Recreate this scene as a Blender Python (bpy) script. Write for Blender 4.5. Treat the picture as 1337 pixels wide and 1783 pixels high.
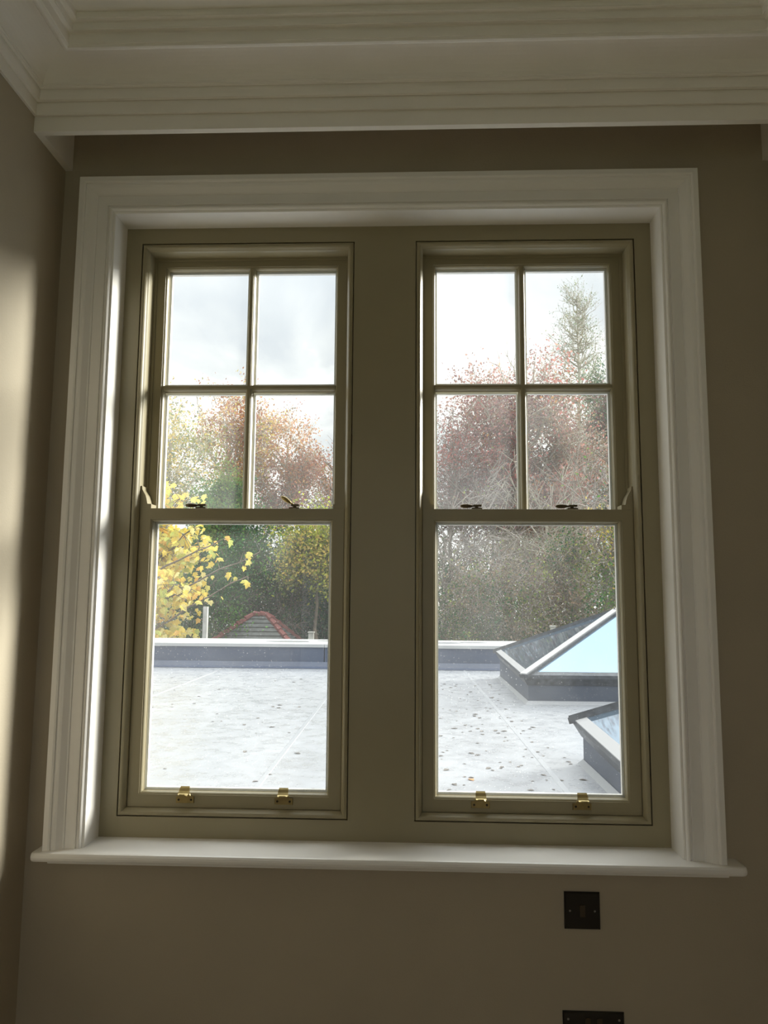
import bpy, math, random
import numpy as np
from mathutils import Vector, Matrix

for o in list(bpy.data.objects):
    bpy.data.objects.remove(o)
SC = bpy.context.scene
COL = SC.collection

# ------------------------------------------------------------------ camera
CAM = Vector((0.08054, -1.95485, 1.52499))
YAW, PITCH, ROLL, FPX = 0.038662, 0.114588, 0.007216, 1309.77
fwd = Vector((-math.sin(YAW) * math.cos(PITCH), math.cos(YAW) * math.cos(PITCH), math.sin(PITCH)))
rgt = Vector((math.cos(YAW), math.sin(YAW), 0))
upv = rgt.cross(fwd)
r2 = rgt * math.cos(ROLL) + upv * math.sin(ROLL)
u2 = -rgt * math.sin(ROLL) + upv * math.cos(ROLL)
cd = bpy.data.cameras.new('camera')
cd.sensor_fit = 'VERTICAL'
cd.sensor_height = 36.0
cd.lens = FPX / 1783 * 36.0
cd.clip_end = 400
cam = bpy.data.objects.new('camera', cd)
COL.objects.link(cam)
M = Matrix((r2, u2, -fwd)).transposed().to_4x4()
M.translation = CAM
cam.matrix_world = M
SC.camera = cam

# ------------------------------------------------------------------ world, sun, exposure
SC.view_settings.view_transform = 'Standard'
SC.view_settings.look = 'None'
SC.view_settings.gamma = 1.0
SC.view_settings.use_curve_mapping = False
SC.view_settings.exposure = 0.18
SC.cycles.use_denoising = True
SC.cycles.max_bounces = 14
SC.cycles.diffuse_bounces = 8
SC.cycles.transparent_max_bounces = 24
SC.cycles.sample_clamp_indirect = 8.0

SKY_STRENGTH = 1.0
ZENITH_GAIN = 5.0
w = bpy.data.worlds.new('overcast_sky')
SC.world = w
w.use_nodes = True
nt = w.node_tree
nt.nodes.clear()
def N(t, ty, **kw):
    n = t.nodes.new(ty)
    for k, v in kw.items():
        setattr(n, k, v)
    return n
tc = N(nt, 'ShaderNodeTexCoord')
mp = N(nt, 'ShaderNodeMapping')
mp.inputs['Scale'].default_value = (1.0, 1.0, 1.7)
mp.inputs['Location'].default_value = (0.33, 0.0, 0.15)
n1 = N(nt, 'ShaderNodeTexNoise')
n1.inputs['Scale'].default_value = 3.2
n1.inputs['Detail'].default_value = 5.0
n1.inputs['Roughness'].default_value = 0.5
n1.inputs['Distortion'].default_value = 0.5
rp = N(nt, 'ShaderNodeValToRGB')
rp.color_ramp.elements[0].position = 0.36
rp.color_ramp.elements[0].color = (0.60, 0.64, 0.69, 1)
rp.color_ramp.elements[1].position = 0.58
rp.color_ramp.elements[1].color = (1.20, 1.19, 1.16, 1)
e = rp.color_ramp.elements.new(0.47)
e.color = (0.74, 0.765, 0.785, 1)
bg = N(nt, 'ShaderNodeBackground')
bg.inputs['Strength'].default_value = SKY_STRENGTH
wo = N(nt, 'ShaderNodeOutputWorld')
L = nt.links.new
L(tc.outputs['Generated'], mp.inputs['Vector'])
L(mp.outputs[0], n1.inputs['Vector'])
L(n1.outputs['Fac'], rp.inputs['Fac'])
# an overcast sky is brighter overhead than at the horizon
sx = N(nt, 'ShaderNodeSeparateXYZ')
mz = N(nt, 'ShaderNodeMath', operation='MAXIMUM')
mz.inputs[1].default_value = 0.0
pw = N(nt, 'ShaderNodeMath', operation='POWER')
pw.inputs[1].default_value = 3.2
ml = N(nt, 'ShaderNodeMath', operation='MULTIPLY_ADD')
ml.inputs[1].default_value = ZENITH_GAIN
ml.inputs[2].default_value = 1.0
vm = N(nt, 'ShaderNodeVectorMath', operation='SCALE')
L(tc.outputs['Generated'], sx.inputs[0])
L(sx.outputs['Z'], mz.inputs[0])
L(mz.outputs[0], pw.inputs[0])
L(pw.outputs[0], ml.inputs[0])
L(rp.outputs[0], vm.inputs[0])
L(ml.outputs[0], vm.inputs['Scale'])
L(vm.outputs[0], bg.inputs['Color'])
L(bg.outputs[0], wo.inputs['Surface'])

SUN_AZ, SUN_EL = 55.0, 18.0          # degrees right of straight ahead, above the horizon
sd = bpy.data.lights.new('veiled_sun', 'SUN')
sd.energy = 8.6
sd.angle = math.radians(20)
sd.color = (1.0, 0.96, 0.88)
sun = bpy.data.objects.new('veiled_sun', sd)
COL.objects.link(sun)
az, el = math.radians(SUN_AZ), math.radians(SUN_EL)
sdir = Vector((math.sin(az) * math.cos(el), math.cos(az) * math.cos(el), math.sin(el)))
sun.rotation_euler = sdir.to_track_quat('Z', 'Y').to_euler()
sun.location = (6, 6, 12)

# ------------------------------------------------------------------ materials
def mat(name, col, rough=0.6, metal=0.0, spec=0.4, noise=0.0, nscale=8.0, bump=0.0, bscale=60.0, col2=None):
    m = bpy.data.materials.new(name)
    m.use_nodes = True
    t = m.node_tree
    b = t.nodes['Principled BSDF']
    b.inputs['Base Color'].default_value = (*col, 1)
    b.inputs['Roughness'].default_value = rough
    b.inputs['Metallic'].default_value = metal
    b.inputs['Specular IOR Level'].default_value = spec
    c = N(t, 'ShaderNodeTexCoord')
    if noise > 0 or col2:
        x = N(t, 'ShaderNodeTexNoise')
        x.inputs['Scale'].default_value = nscale
        x.inputs['Detail'].default_value = 6
        r = N(t, 'ShaderNodeValToRGB')
        r.color_ramp.elements[0].position = 0.35
        r.color_ramp.elements[1].position = 0.65
        a = col2 if col2 else tuple(v * (1 - noise) for v in col)
        r.color_ramp.elements[0].color = (*a, 1)
        r.color_ramp.elements[1].color = (*(col if col2 else tuple(min(1, v * (1 + noise)) for v in col)), 1)
        t.links.new(c.outputs['Object'], x.inputs['Vector'])
        t.links.new(x.outputs['Fac'], r.inputs['Fac'])
        t.links.new(r.outputs[0], b.inputs['Base Color'])
    if bump > 0:
        x = N(t, 'ShaderNodeTexNoise')
        x.inputs['Scale'].default_value = bscale
        x.inputs['Detail'].default_value = 4
        p = N(t, 'ShaderNodeBump')
        p.inputs['Strength'].default_value = bump
        p.inputs['Distance'].default_value = 0.01
        t.links.new(c.outputs['Object'], x.inputs['Vector'])
        t.links.new(x.outputs['Fac'], p.inputs['Height'])
        t.links.new(p.outputs[0], b.inputs['Normal'])
    return m

MT = {}
MT['wall'] = mat('taupe_wall_paint', (0.43, 0.375, 0.285), 0.75, noise=0.03, nscale=3, bump=0.08, bscale=220)
MT['white'] = mat('white_satin_paint', (0.85, 0.83, 0.80), 0.34, noise=0.015, nscale=5)
MT['plaster'] = mat('white_plaster', (0.86, 0.83, 0.785), 0.7, noise=0.02, nscale=6, bump=0.04, bscale=140)
MT['ceil'] = mat('ceiling_paint', (0.85, 0.825, 0.77), 0.85, noise=0.01)
MT['sash'] = mat('olive_sash_paint', (0.32, 0.278, 0.175), 0.36, noise=0.02, nscale=6)
MT['bead_white'] = mat('white_glazing_bead', (0.82, 0.80, 0.78), 0.5)
MT['dark_seal'] = mat('dark_glazing_seal', (0.03, 0.03, 0.03), 0.6)
MT['brass'] = mat('brass', (0.42, 0.33, 0.15), 0.28, 1.0, noise=0.08, nscale=60)
MT['dark_brass'] = mat('dark_bronze_brass', (0.13, 0.10, 0.06), 0.38, 0.7)
MT['screw'] = mat('dark_screw', (0.04, 0.03, 0.02), 0.4, 0.6)
MT['bronze'] = mat('dark_bronze_plate', (0.018, 0.014, 0.010), 0.32, 0.2, noise=0.1, nscale=30)
MT['rocker'] = mat('brown_rocker', (0.07, 0.05, 0.03), 0.3, 0.5)
MT['steel'] = mat('small_steel_screw', (0.35, 0.33, 0.3), 0.3, 1.0)
MT['floor'] = mat('oak_floor', (0.62, 0.52, 0.40), 0.45, noise=0.12, nscale=4)
MT['parapet'] = mat('blue_grey_membrane', (0.045, 0.062, 0.108), 0.5, noise=0.08, nscale=1.2)
MT['coping'] = mat('pale_coping', (0.36, 0.37, 0.38), 0.35, noise=0.06, nscale=2.5)
MT['puddle'] = mat('wet_patch', (0.26, 0.27, 0.29), 0.12)
MT['kerb'] = mat('grey_membrane_kerb', (0.060, 0.072, 0.100), 0.5, noise=0.1, nscale=2)
MT['flash'] = mat('pale_flashing', (0.255, 0.265, 0.285), 0.4)
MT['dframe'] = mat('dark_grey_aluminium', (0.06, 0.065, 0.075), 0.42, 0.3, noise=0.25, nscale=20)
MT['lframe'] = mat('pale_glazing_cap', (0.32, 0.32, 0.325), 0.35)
MT['lawn'] = mat('lawn', (0.12, 0.135, 0.06), 0.9, noise=0.25, nscale=0.8)
MT['tile'] = mat('grey_roof_tiles', (0.06, 0.066, 0.066), 0.7, noise=0.25, nscale=9)
MT['ridge'] = mat('red_ridge_tiles', (0.15, 0.038, 0.035), 0.7, noise=0.2, nscale=12)
MT['shedwall'] = mat('brown_shed_boards', (0.16, 0.11, 0.07), 0.8, noise=0.2, nscale=5)
MT['post'] = mat('weathered_grey_post', (0.40, 0.39, 0.36), 0.8, noise=0.15, nscale=8)
MT['bark'] = mat('grey_brown_bark', (0.15, 0.12, 0.095), 0.9, noise=0.25, nscale=6)
MT['birch'] = mat('pale_birch_bark', (0.46, 0.42, 0.37), 0.8, noise=0.3, nscale=5)
MT['twig'] = mat('grey_purple_twigs', (0.27, 0.235, 0.215), 0.9, noise=0.2, nscale=3)
MT['twigpale'] = mat('pale_grey_twigs', (0.40, 0.37, 0.31), 0.9, noise=0.2, nscale=3)

def roof_mat():
    m = mat('pale_wet_roof_membrane', (0.245, 0.255, 0.275), 0.32, noise=0.06, nscale=1.6, bump=0.30, bscale=9)
    t = m.node_tree
    x = N(t, 'ShaderNodeTexNoise')
    x.inputs['Scale'].default_value = 8.0
    x.inputs['Detail'].default_value = 9
    x.inputs['Roughness'].default_value = 0.7
    r = N(t, 'ShaderNodeMapRange')
    r.inputs['From Min'].default_value = 0.40
    r.inputs['From Max'].default_value = 0.58
    r.inputs['To Min'].default_value = 0.24
    r.inputs['To Max'].default_value = 0.42
    c = N(t, 'ShaderNodeTexCoord')
    t.links.new(c.outputs['Object'], x.inputs['Vector'])
    t.links.new(x.outputs['Fac'], r.inputs['Value'])
    t.links.new(r.outputs[0], t.nodes['Principled BSDF'].inputs['Roughness'])
    return m
MT['roof'] = roof_mat()

def glass_mat(name, veil, speck, seed):
    """thin window glass: clear, faint mirror, a film of dirt and dried rain spots"""
    m = bpy.data.materials.new(name)
    m.use_nodes = True
    t = m.node_tree
    t.nodes.clear()
    out = N(t, 'ShaderNodeOutputMaterial')
    tr = N(t, 'ShaderNodeBsdfTransparent')
    tr.inputs[0].default_value = (0.97, 0.985, 0.975, 1)
    tl = N(t, 'ShaderNodeBsdfTranslucent')
    tl.inputs[0].default_value = (0.92, 0.93, 0.92, 1)
    gl = N(t, 'ShaderNodeBsdfGlossy')
    gl.inputs['Roughness'].default_value = 0.0
    lw = N(t, 'ShaderNodeLayerWeight')
    lw.inputs[0].default_value = 0.5
    p4 = N(t, 'ShaderNodeMath', operation='POWER')
    p4.inputs[1].default_value = 4.0
    fr = N(t, 'ShaderNodeMath', operation='MULTIPLY_ADD')
    fr.inputs[1].default_value = 0.45
    fr.inputs[2].default_value = 0.02
    t.links.new(lw.outputs['Facing'], p4.inputs[0])
    t.links.new(p4.outputs[0], fr.inputs[0])
    c = N(t, 'ShaderNodeTexCoord')
    mpn = N(t, 'ShaderNodeMapping')
    mpn.inputs['Location'].default_value = (seed, seed * 2, seed * 3)
    v = N(t, 'ShaderNodeTexVoronoi')
    v.inputs['Scale'].default_value = 150
    v.inputs['Randomness'].default_value = 1.0
    lt = N(t, 'ShaderNodeMapRange')
    lt.inputs['From Min'].default_value = 0.06
    lt.inputs['From Max'].default_value = 0.17
    lt.inputs['To Min'].default_value = speck
    lt.inputs['To Max'].default_value = 0.0
    no = N(t, 'ShaderNodeTexNoise')
    no.inputs['Scale'].default_value = 5
    no.inputs['Detail'].default_value = 5
    mr = N(t, 'ShaderNodeMapRange')
    mr.inputs['From Min'].default_value = 0.3
    mr.inputs['From Max'].default_value = 0.75
    mr.inputs['To Min'].default_value = veil * 0.55
    mr.inputs['To Max'].default_value = veil * 1.5
    sp = N(t, 'ShaderNodeSeparateColor')
    gt = N(t, 'ShaderNodeMath', operation='GREATER_THAN')
    gt.inputs[1].default_value = 0.62
    mu = N(t, 'ShaderNodeMath', operation='MULTIPLY')
    ad = N(t, 'ShaderNodeMath', operation='ADD')
    ad.use_clamp = True
    k = t.links.new
    k(c.outputs['Object'], mpn.inputs[0])
    k(mpn.outputs[0], v.inputs['Vector'])
    k(mpn.outputs[0], no.inputs['Vector'])
    k(v.outputs['Distance'], lt.inputs['Value'])
    k(v.outputs['Color'], sp.inputs[0])
    k(sp.outputs[0], gt.inputs[0])
    k(lt.outputs[0], mu.inputs[0])
    k(gt.outputs[0], mu.inputs[1])
    k(no.outputs['Fac'], mr.inputs['Value'])
    k(mr.outputs[0], ad.inputs[0])
    k(mu.outputs[0], ad.inputs[1])
    m1 = N(t, 'ShaderNodeMixShader')
    m2 = N(t, 'ShaderNodeMixShader')
    k(ad.outputs[0], m1.inputs[0])
    k(tr.outputs[0], m1.inputs[1])
    k(tl.outputs[0], m1.inputs[2])
    k(fr.outputs[0], m2.inputs[0])
    k(m1.outputs[0], m2.inputs[1])
    k(gl.outputs[0], m2.inputs[2])
    k(m2.outputs[0], out.inputs[0])
    return m
MT['glass_up'] = glass_mat('clear_pane_glass', 0.036, 0.12, 1.3)
MT['glass_low'] = glass_mat('rain_spotted_pane_glass', 0.030, 0.36, 7.7)

def solar_glass():
    m = bpy.data.materials.new('blue_solar_glass')
    m.use_nodes = True
    t = m.node_tree
    b = t.nodes['Principled BSDF']
    b.inputs['Base Color'].default_value = (0.29, 0.41, 0.54, 1)
    b.inputs['Metallic'].default_value = 0.85
    b.inputs['Roughness'].default_value = 0.04
    return m
MT['solar'] = solar_glass()

def leaf_mat(name, trans=0.4):
    m = bpy.data.materials.new(name)
    m.use_nodes = True
    t = m.node_tree
    t.nodes.clear()
    out = N(t, 'ShaderNodeOutputMaterial')
    a = N(t, 'ShaderNodeAttribute', attribute_name='leaf_colour')
    d = N(t, 'ShaderNodeBsdfDiffuse')
    l = N(t, 'ShaderNodeBsdfTranslucent')
    mx = N(t, 'ShaderNodeMixShader')
    mx.inputs[0].default_value = trans
    t.links.new(a.outputs['Color'], d.inputs[0])
    t.links.new(a.outputs['Color'], l.inputs[0])
    t.links.new(d.outputs[0], mx.inputs[1])
    t.links.new(l.outputs[0], mx.inputs[2])
    t.links.new(mx.outputs[0], out.inputs[0])
    return m
MT['leaf'] = leaf_mat('leaf_surface')
MT['litter'] = mat('brown_fallen_leaf', (0.10, 0.088, 0.08), 0.6)
MT['litter2'] = mat('orange_fallen_leaf', (0.55, 0.22, 0.08), 0.6)
def single_leaf(name, col):
    m = bpy.data.materials.new(name)
    m.use_nodes = True
    t = m.node_tree
    t.nodes.clear()
    out = N(t, 'ShaderNodeOutputMaterial')
    oi = N(t, 'ShaderNodeTexNoise')
    oi.inputs['Scale'].default_value = 9
    rr = N(t, 'ShaderNodeValToRGB')
    rr.color_ramp.elements[0].position = 0.3
    rr.color_ramp.elements[1].position = 0.7
    rr.color_ramp.elements[0].color = (*[v * 0.8 for v in col], 1)
    rr.color_ramp.elements[1].color = (*[min(1, v * 1.15) for v in col], 1)
    tc_ = N(t, 'ShaderNodeTexCoord')
    d = N(t, 'ShaderNodeBsdfDiffuse')
    l = N(t, 'ShaderNodeBsdfTranslucent')
    mx = N(t, 'ShaderNodeMixShader')
    mx.inputs[0].default_value = 0.45
    k = t.links.new
    k(tc_.outputs['Object'], oi.inputs['Vector'])
    k(oi.outputs['Fac'], rr.inputs['Fac'])
    k(rr.outputs[0], d.inputs[0])
    k(rr.outputs[0], l.inputs[0])
    k(d.outputs[0], mx.inputs[1])
    k(l.outputs[0], mx.inputs[2])
    k(mx.outputs[0], out.inputs[0])
    return m
MAPLE_COLS = [(0.80, 0.62, 0.14), (0.66, 0.60, 0.17), (0.80, 0.50, 0.14), (0.74, 0.66, 0.30), (0.46, 0.50, 0.14)]
MAPLE_MATS = [single_leaf('maple_leaf_surface_%d' % i, c) for i, c in enumerate(MAPLE_COLS)]

# ------------------------------------------------------------------ mesh helpers
def wloc(o):
    p = Vector((0, 0, 0))
    while o is not None:
        p += Vector(o.location)
        o = o.parent
    return p
class MB:
    def __init__(self):
        self.v, self.f, self.m = [], [], []
    def add(self, vs, fs, mi=0):
        b = len(self.v)
        self.v += [tuple(p) for p in vs]
        self.f += [tuple(i + b for i in q) for q in fs]
        self.m += [mi] * len(fs)
        return self
    def box(self, x0, x1, y0, y1, z0, z1, mi=0):
        vs = [(x, y, z) for z in (z0, z1) for y in (y0, y1) for x in (x0, x1)]
        fs = [(0, 2, 3, 1), (4, 5, 7, 6), (0, 1, 5, 4), (2, 6, 7, 3), (0, 4, 6, 2), (1, 3, 7, 5)]
        return self.add(vs, fs, mi)
    def loft(self, A, B, mi=0, cap=True, closed=True):
        n = len(A)
        vs = list(A) + list(B)
        fs = [(i, (i + 1) % n, n + (i + 1) % n, n + i) for i in range(n if closed else n - 1)]
        if cap:
            fs += [tuple(range(n))[::-1], tuple(range(n, 2 * n))]
        return self.add(vs, fs, mi)
    def rings(self, R, mi=0, closed=True):
        """R: list of ((x0,x1,z0,z1), y): concentric rectangles joined ring to ring"""
        vs = []
        for (x0, x1, z0, z1), y in R:
            vs += [(x0, y, z0), (x1, y, z0), (x1, y, z1), (x0, y, z1)]
        fs = []
        n = len(R)
        for k in range(n if closed else n - 1):
            a, b = 4 * k, 4 * ((k + 1) % n)
            for i in range(4):
                j = (i + 1) % 4
                fs.append((a + i, a + j, b + j, b + i))
        return self.add(vs, fs, mi)
    def cyl(self, p0, p1, r0, r1=None, n=10, mi=0):
        r1 = r0 if r1 is None else r1
        p0, p1 = Vector(p0), Vector(p1)
        d = (p1 - p0).normalized()
        a = d.orthogonal().normalized()
        b = d.cross(a)
        A = [p0 + (a * math.cos(2 * math.pi * i / n) + b * math.sin(2 * math.pi * i / n)) * r0 for i in range(n)]
        B = [p1 + (a * math.cos(2 * math.pi * i / n) + b * math.sin(2 * math.pi * i / n)) * r1 for i in range(n)]
        return self.loft(A, B, mi)
    def build(self, name, mats, parent=None, smooth=False, bevel=0.0, loc=None):
        me = bpy.data.meshes.new(name)
        off = Vector(loc) if loc else Vector((0, 0, 0))
        me.from_pydata([tuple(Vector(p) - off) for p in self.v], [], self.f)
        for m_ in (mats if isinstance(mats, (list, tuple)) else [mats]):
            me.materials.append(MT[m_] if isinstance(m_, str) else m_)
        me.polygons.foreach_set('material_index', self.m)
        import bmesh
        b = bmesh.new()
        b.from_mesh(me)
        bmesh.ops.recalc_face_normals(b, faces=b.faces)
        b.to_mesh(me)
        b.free()
        if smooth:
            me.polygons.foreach_set('use_smooth', [True] * len(me.polygons))
        o = bpy.data.objects.new(name, me)
        COL.objects.link(o)
        o.location = off
        if parent:
            o.parent = parent
            o.location = off - wloc(parent)
        if bevel > 0:
            bv = o.modifiers.new('bevel', 'BEVEL')
            bv.width = bevel
            bv.segments = 2
            bv.limit_method = 'ANGLE'
            bv.angle_limit = math.radians(40)
        return o

def tag(o, label, cat, group=None, kind=None):
    o['label'] = label
    o['category'] = cat
    if group:
        o['group'] = group
    if kind:
        o['kind'] = kind
    return o
def empty(name, loc, label, cat, group=None, kind=None):
    o = bpy.data.objects.new(name, None)
    o.empty_display_size = 0.1
    COL.objects.link(o)
    o.location = loc
    return tag(o, label, cat, group, kind)

def fast_mesh(name, verts, faces, mats, colours=None, parent=None, smooth=False):
    """verts (n,3) array, faces (m,k) int array, colours (n,3)"""
    me = bpy.data.meshes.new(name)
    nv, (nf, k) = len(verts), faces.shape
    me.vertices.add(nv)
    me.vertices.foreach_set('co', np.ascontiguousarray(verts, dtype=np.float32).ravel())
    me.loops.add(nf * k)
    me.loops.foreach_set('vertex_index', np.ascontiguousarray(faces, dtype=np.int32).ravel())
    me.polygons.add(nf)
    me.polygons.foreach_set('loop_start', np.arange(0, nf * k, k, dtype=np.int32))
    me.polygons.foreach_set('loop_total', np.full(nf, k, dtype=np.int32))
    if smooth:
        me.polygons.foreach_set('use_smooth', np.ones(nf, dtype=bool))
    for m_ in (mats if isinstance(mats, (list, tuple)) else [mats]):
        me.materials.append(MT[m_] if isinstance(m_, str) else m_)
    if colours is not None:
        at = me.attributes.new('leaf_colour', 'FLOAT_COLOR', 'POINT')
        cc = np.ones((nv, 4), dtype=np.float32)
        cc[:, :3] = colours
        at.data.foreach_set('color', cc.ravel())
    me.update(calc_edges=True)
    o = bpy.data.objects.new(name, me)
    COL.objects.link(o)
    if parent:
        o.parent = parent
        o.location = -wloc(parent)
    return o

# ------------------------------------------------------------------ room dimensions (metres)
XL, XR = -0.897, 1.045           # side walls
YF = -3.9                        # wall behind the camera
ZC = 2.885                       # ceiling
xl, xr, zS, zt = -0.7406, 0.7406, 0.900, 2.5744     # window opening
TH = 0.30                        # wall thickness
FY = 0.0711                      # front of the sash box frame

# ------------------------------------------------------------------ shell
b = MB()
LN = .012                        # thickness of the reveal lining boards
b.box(XL - .15, xl - LN, 0, TH, -.1, ZC + .12).box(xr + LN, XR + .15, 0, TH, -.1, ZC + .12)
b.box(xl - LN, xr + LN, 0, TH, zt + LN, ZC + .12).box(xl - LN, xr + LN, 0, TH, -.1, zS - .024)
tag(b.build('wall_back', 'wall'), 'taupe painted wall around the pair of sash windows', 'wall', kind='structure')
tag(MB().box(XL - .15, XL, YF - .15, 0, -.1, ZC + .12).build('wall_left', 'wall'), 'taupe painted side wall catching window light on the left', 'wall', kind='structure')
tag(MB().box(XR, XR + .15, YF - .15, 0, -.1, ZC + .12).build('wall_right', 'wall'), 'taupe painted side wall to the right of the window', 'wall', kind='structure')
GX0, GX1, GZ0, GZ1 = -.87, .85, .85, 2.66      # unseen casement window, added in the wall opposite for fill light
b = MB()
b.box(XL, GX0, YF - .15, YF, -.1, ZC + .12).box(GX1, XR, YF - .15, YF, -.1, ZC + .12)
b.box(GX0, GX1, YF - .15, YF, GZ1, ZC + .12).box(GX0, GX1, YF - .15, YF, -.1, GZ0)
tag(b.build('wall_front', 'wall'), 'taupe painted wall opposite the window', 'wall', kind='structure')
gd = empty('window_3', (0, YF - .08, GZ0), 'added white two-light casement window for fill light, in the wall opposite the sash windows', 'window', kind='structure')
gm = (GX0 + GX1) / 2
for g0_, g1_ in ((GX0, gm), (gm, GX1)):
    O_ = (g0_, g1_, GZ0, GZ1)
    I_ = (g0_ + .05, g1_ - .05, GZ0 + .06, GZ1 - .05)
    lf_ = MB().rings([(O_, YF - .05), (I_, YF - .05), (I_, YF - .095), (O_, YF - .095)]).build('casement', 'white', gd)
    MB().box(I_[0], I_[1], YF - .075, YF - .070, I_[2], I_[3]).build('pane', 'glass_up', lf_)
tag(MB().box(XL, XR, YF, 0, -.1, 0).build('floor', 'floor'), 'pale wooden floor of the room', 'floor', kind='structure')
tag(MB().box(XL, XR, YF, 0, ZC, ZC + .12).build('ceiling', 'ceil'), 'off-white ceiling above the stepped cornice', 'ceiling', kind='structure')

# ------------------------------------------------------------------ window casing (mitred architrave)
CP = [(0, 0.0), (0, 0.0165), (.003, .0185), (.0055, .0185), (.006, .0215), (.009, .0250), (.012, .0262), (.015, .0250), (.0165, .0225),
      (.0185, .0225), (.0185, .0270), (.0235, .0275), (.024, .0245), (.046, .0260), (.0465, .0285), (.050, .0300), (.056, .0350),
      (.062, .0400), (.068, .0425), (.0735, .0430), (.074, .0470), (.078, .0490), (.0905, .0493), (.0912, .0480), (.0912, 0)]
t1 = empty('trim_1', (0, 0, zS), 'moulded white architrave framing the whole window opening', 'window trim', kind='structure')
A = [(xl - u, -t, zt + u) for u, t in CP]
B = [(xr + u, -t, zt + u) for u, t in CP]
MB().loft(A, B).build('casing_head', 'white', t1)
MB().loft([(xl - u, -t, zS) for u, t in CP], A).build('casing_leg', 'white', t1)
MB().loft([(xr + u, -t, zS) for u, t in CP], B).build('casing_leg', 'white', t1)
# white lining of the reveal
tr = empty('trim_2', (0, 0, zS), 'plain white reveal lining between architrave and olive window frame', 'window trim', kind='structure')
MB().box(xl - LN, xl, 0, TH, zS, zt).build('reveal_lining', 'white', tr)
MB().box(xr, xr + LN, 0, TH, zS, zt).build('reveal_lining', 'white', tr)
MB().box(xl - LN, xr + LN, 0, TH, zt, zt + LN).build('reveal_lining', 'white', tr)

# window board with rounded nose, and the little bead under it
sx0, sx1, sy = -0.8555, 0.874, -0.066
prof = [(TH, zS), (sy + .008, zS), (sy + .003, zS - .0015), (sy, zS - .006), (sy - .001, zS - .011), (sy, zS - .016), (sy + .003, zS - .0205), (sy + .008, zS - .022), (TH, zS - .022)]
def nose(x, sgn):
    return [(x, y, z) for y, z in prof]
sb = empty('trim_3', (0, 0, zS - .022), 'white window board with rounded nose below both sashes', 'window sill', kind='structure')
bb = MB()
# inner tongue lies inside the opening, the nosing returns past the casing
bb.loft([(xl - LN, y, z) for y, z in prof], [(xr + LN, y, z) for y, z in prof])
prof2 = [(y if y < .0 else -.0005, z) for y, z in prof]
def end(xa, xb):
    # rounded end of the nose
    R_ = []
    for k, (dx, sh) in enumerate([(0, 0), (.55, .0015), (.85, .005), (1, .010)]):
        R_.append([(xa + (xb - xa) * dx, min(y + sh * (1 if y < -.02 else 0), -.0005), z + (-sh * .35 if z > zS - .008 else (sh * .35 if z < zS - .016 else 0))) for y, z in prof2])
    for a_, b_ in zip(R_[:-1], R_[1:]):
        bb.loft(a_, b_, cap=False)
    bb.add(R_[-1], [tuple(range(len(prof2)))])
bb.loft([(xl - LN, y, z) for y, z in prof2], [(sx0 + .012, y, z) for y, z in prof2], cap=False)
end(sx0 + .012, sx0)
bb.loft([(xr + LN, y, z) for y, z in prof2], [(sx1 - .012, y, z) for y, z in prof2], cap=False)
end(sx1 - .012, sx1)
bb.build('window_board', 'white', sb)
sp2 = [(-.0002, zS - .022), (-.050, zS - .022), (-.053, zS - .0245), (-.052, zS - .0275), (-.048, zS - .029), (-.0002, zS - .031)]
MB().loft([(-.815, y, z) for y, z in sp2], [(.833, y, z) for y, z in sp2]).build('under_bead', 'white', sb)

# ------------------------------------------------------------------ cornice with curtain recess
PY = -0.180
prof = [(0, 2.7115), (0, 2.7530), (.004, 2.7510), (.008, 2.7515), (.009, 2.7560), (.009, 2.7860), (.014, 2.7835), (.020, 2.7850), (.0225, 2.7920), (.0245, 2.8000), (.025, 2.8100), (.028, 2.8080), (.033, 2.8090), (.034, 2.8125), (.036, 2.8130)]
for k in range(1, 11):
    a_ = math.pi / 2 * k / 10
    prof.append((.035 + .085 * (1 - math.cos(a_)), 2.8125 + .0405 * math.sin(a_)))
prof += [(.127, 2.8490), (.131, 2.8400), (.137, 2.8290), (.143, 2.8215), (.150, 2.8190), (.155, 2.8200), (.157, 2.8255), (.159, 2.8260), (.159, 2.8500), (.162, 2.8520), (.170, 2.8520), (.173, 2.8505),
         (.174, 2.8535), (.174, 2.8670), (.177, 2.8690), (.186, 2.8690), (.187, 2.8720), (.187, ZC)]
cn = empty('trim_4', (0, PY, 2.7115), 'deep white stepped plaster cornice hiding a curtain recess', 'cornice', kind='structure')
full = prof + [(-.018, ZC), (-.018, 2.7115)]
MB().loft([(XL + max(s_, 0), PY - s_, z) for s_, z in full], [(XR - max(s_, 0), PY - s_, z) for s_, z in full]).build('cornice_run', 'plaster', cn, smooth=False)
side = [(s_, z) for s_, z in prof if z >= 2.7515] + [(-.0, ZC)]
MB().loft([(XL + s_, PY - s_, z) for s_, z in side], [(XL + s_, YF, z) for s_, z in side]).build('cornice_run', 'plaster', cn)
MB().loft([(XR - s_, PY - s_, z) for s_, z in side], [(XR - s_, YF, z) for s_, z in side]).build('cornice_run', 'plaster', cn)
MB().box(XL, XL + .020, PY + .018, 0, 2.7115, ZC).build('recess_end_board', 'plaster', cn)
MB().box(XR - .020, XR, PY + .018, 0, 2.7115, ZC).build('recess_end_board', 'plaster', cn)

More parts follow.
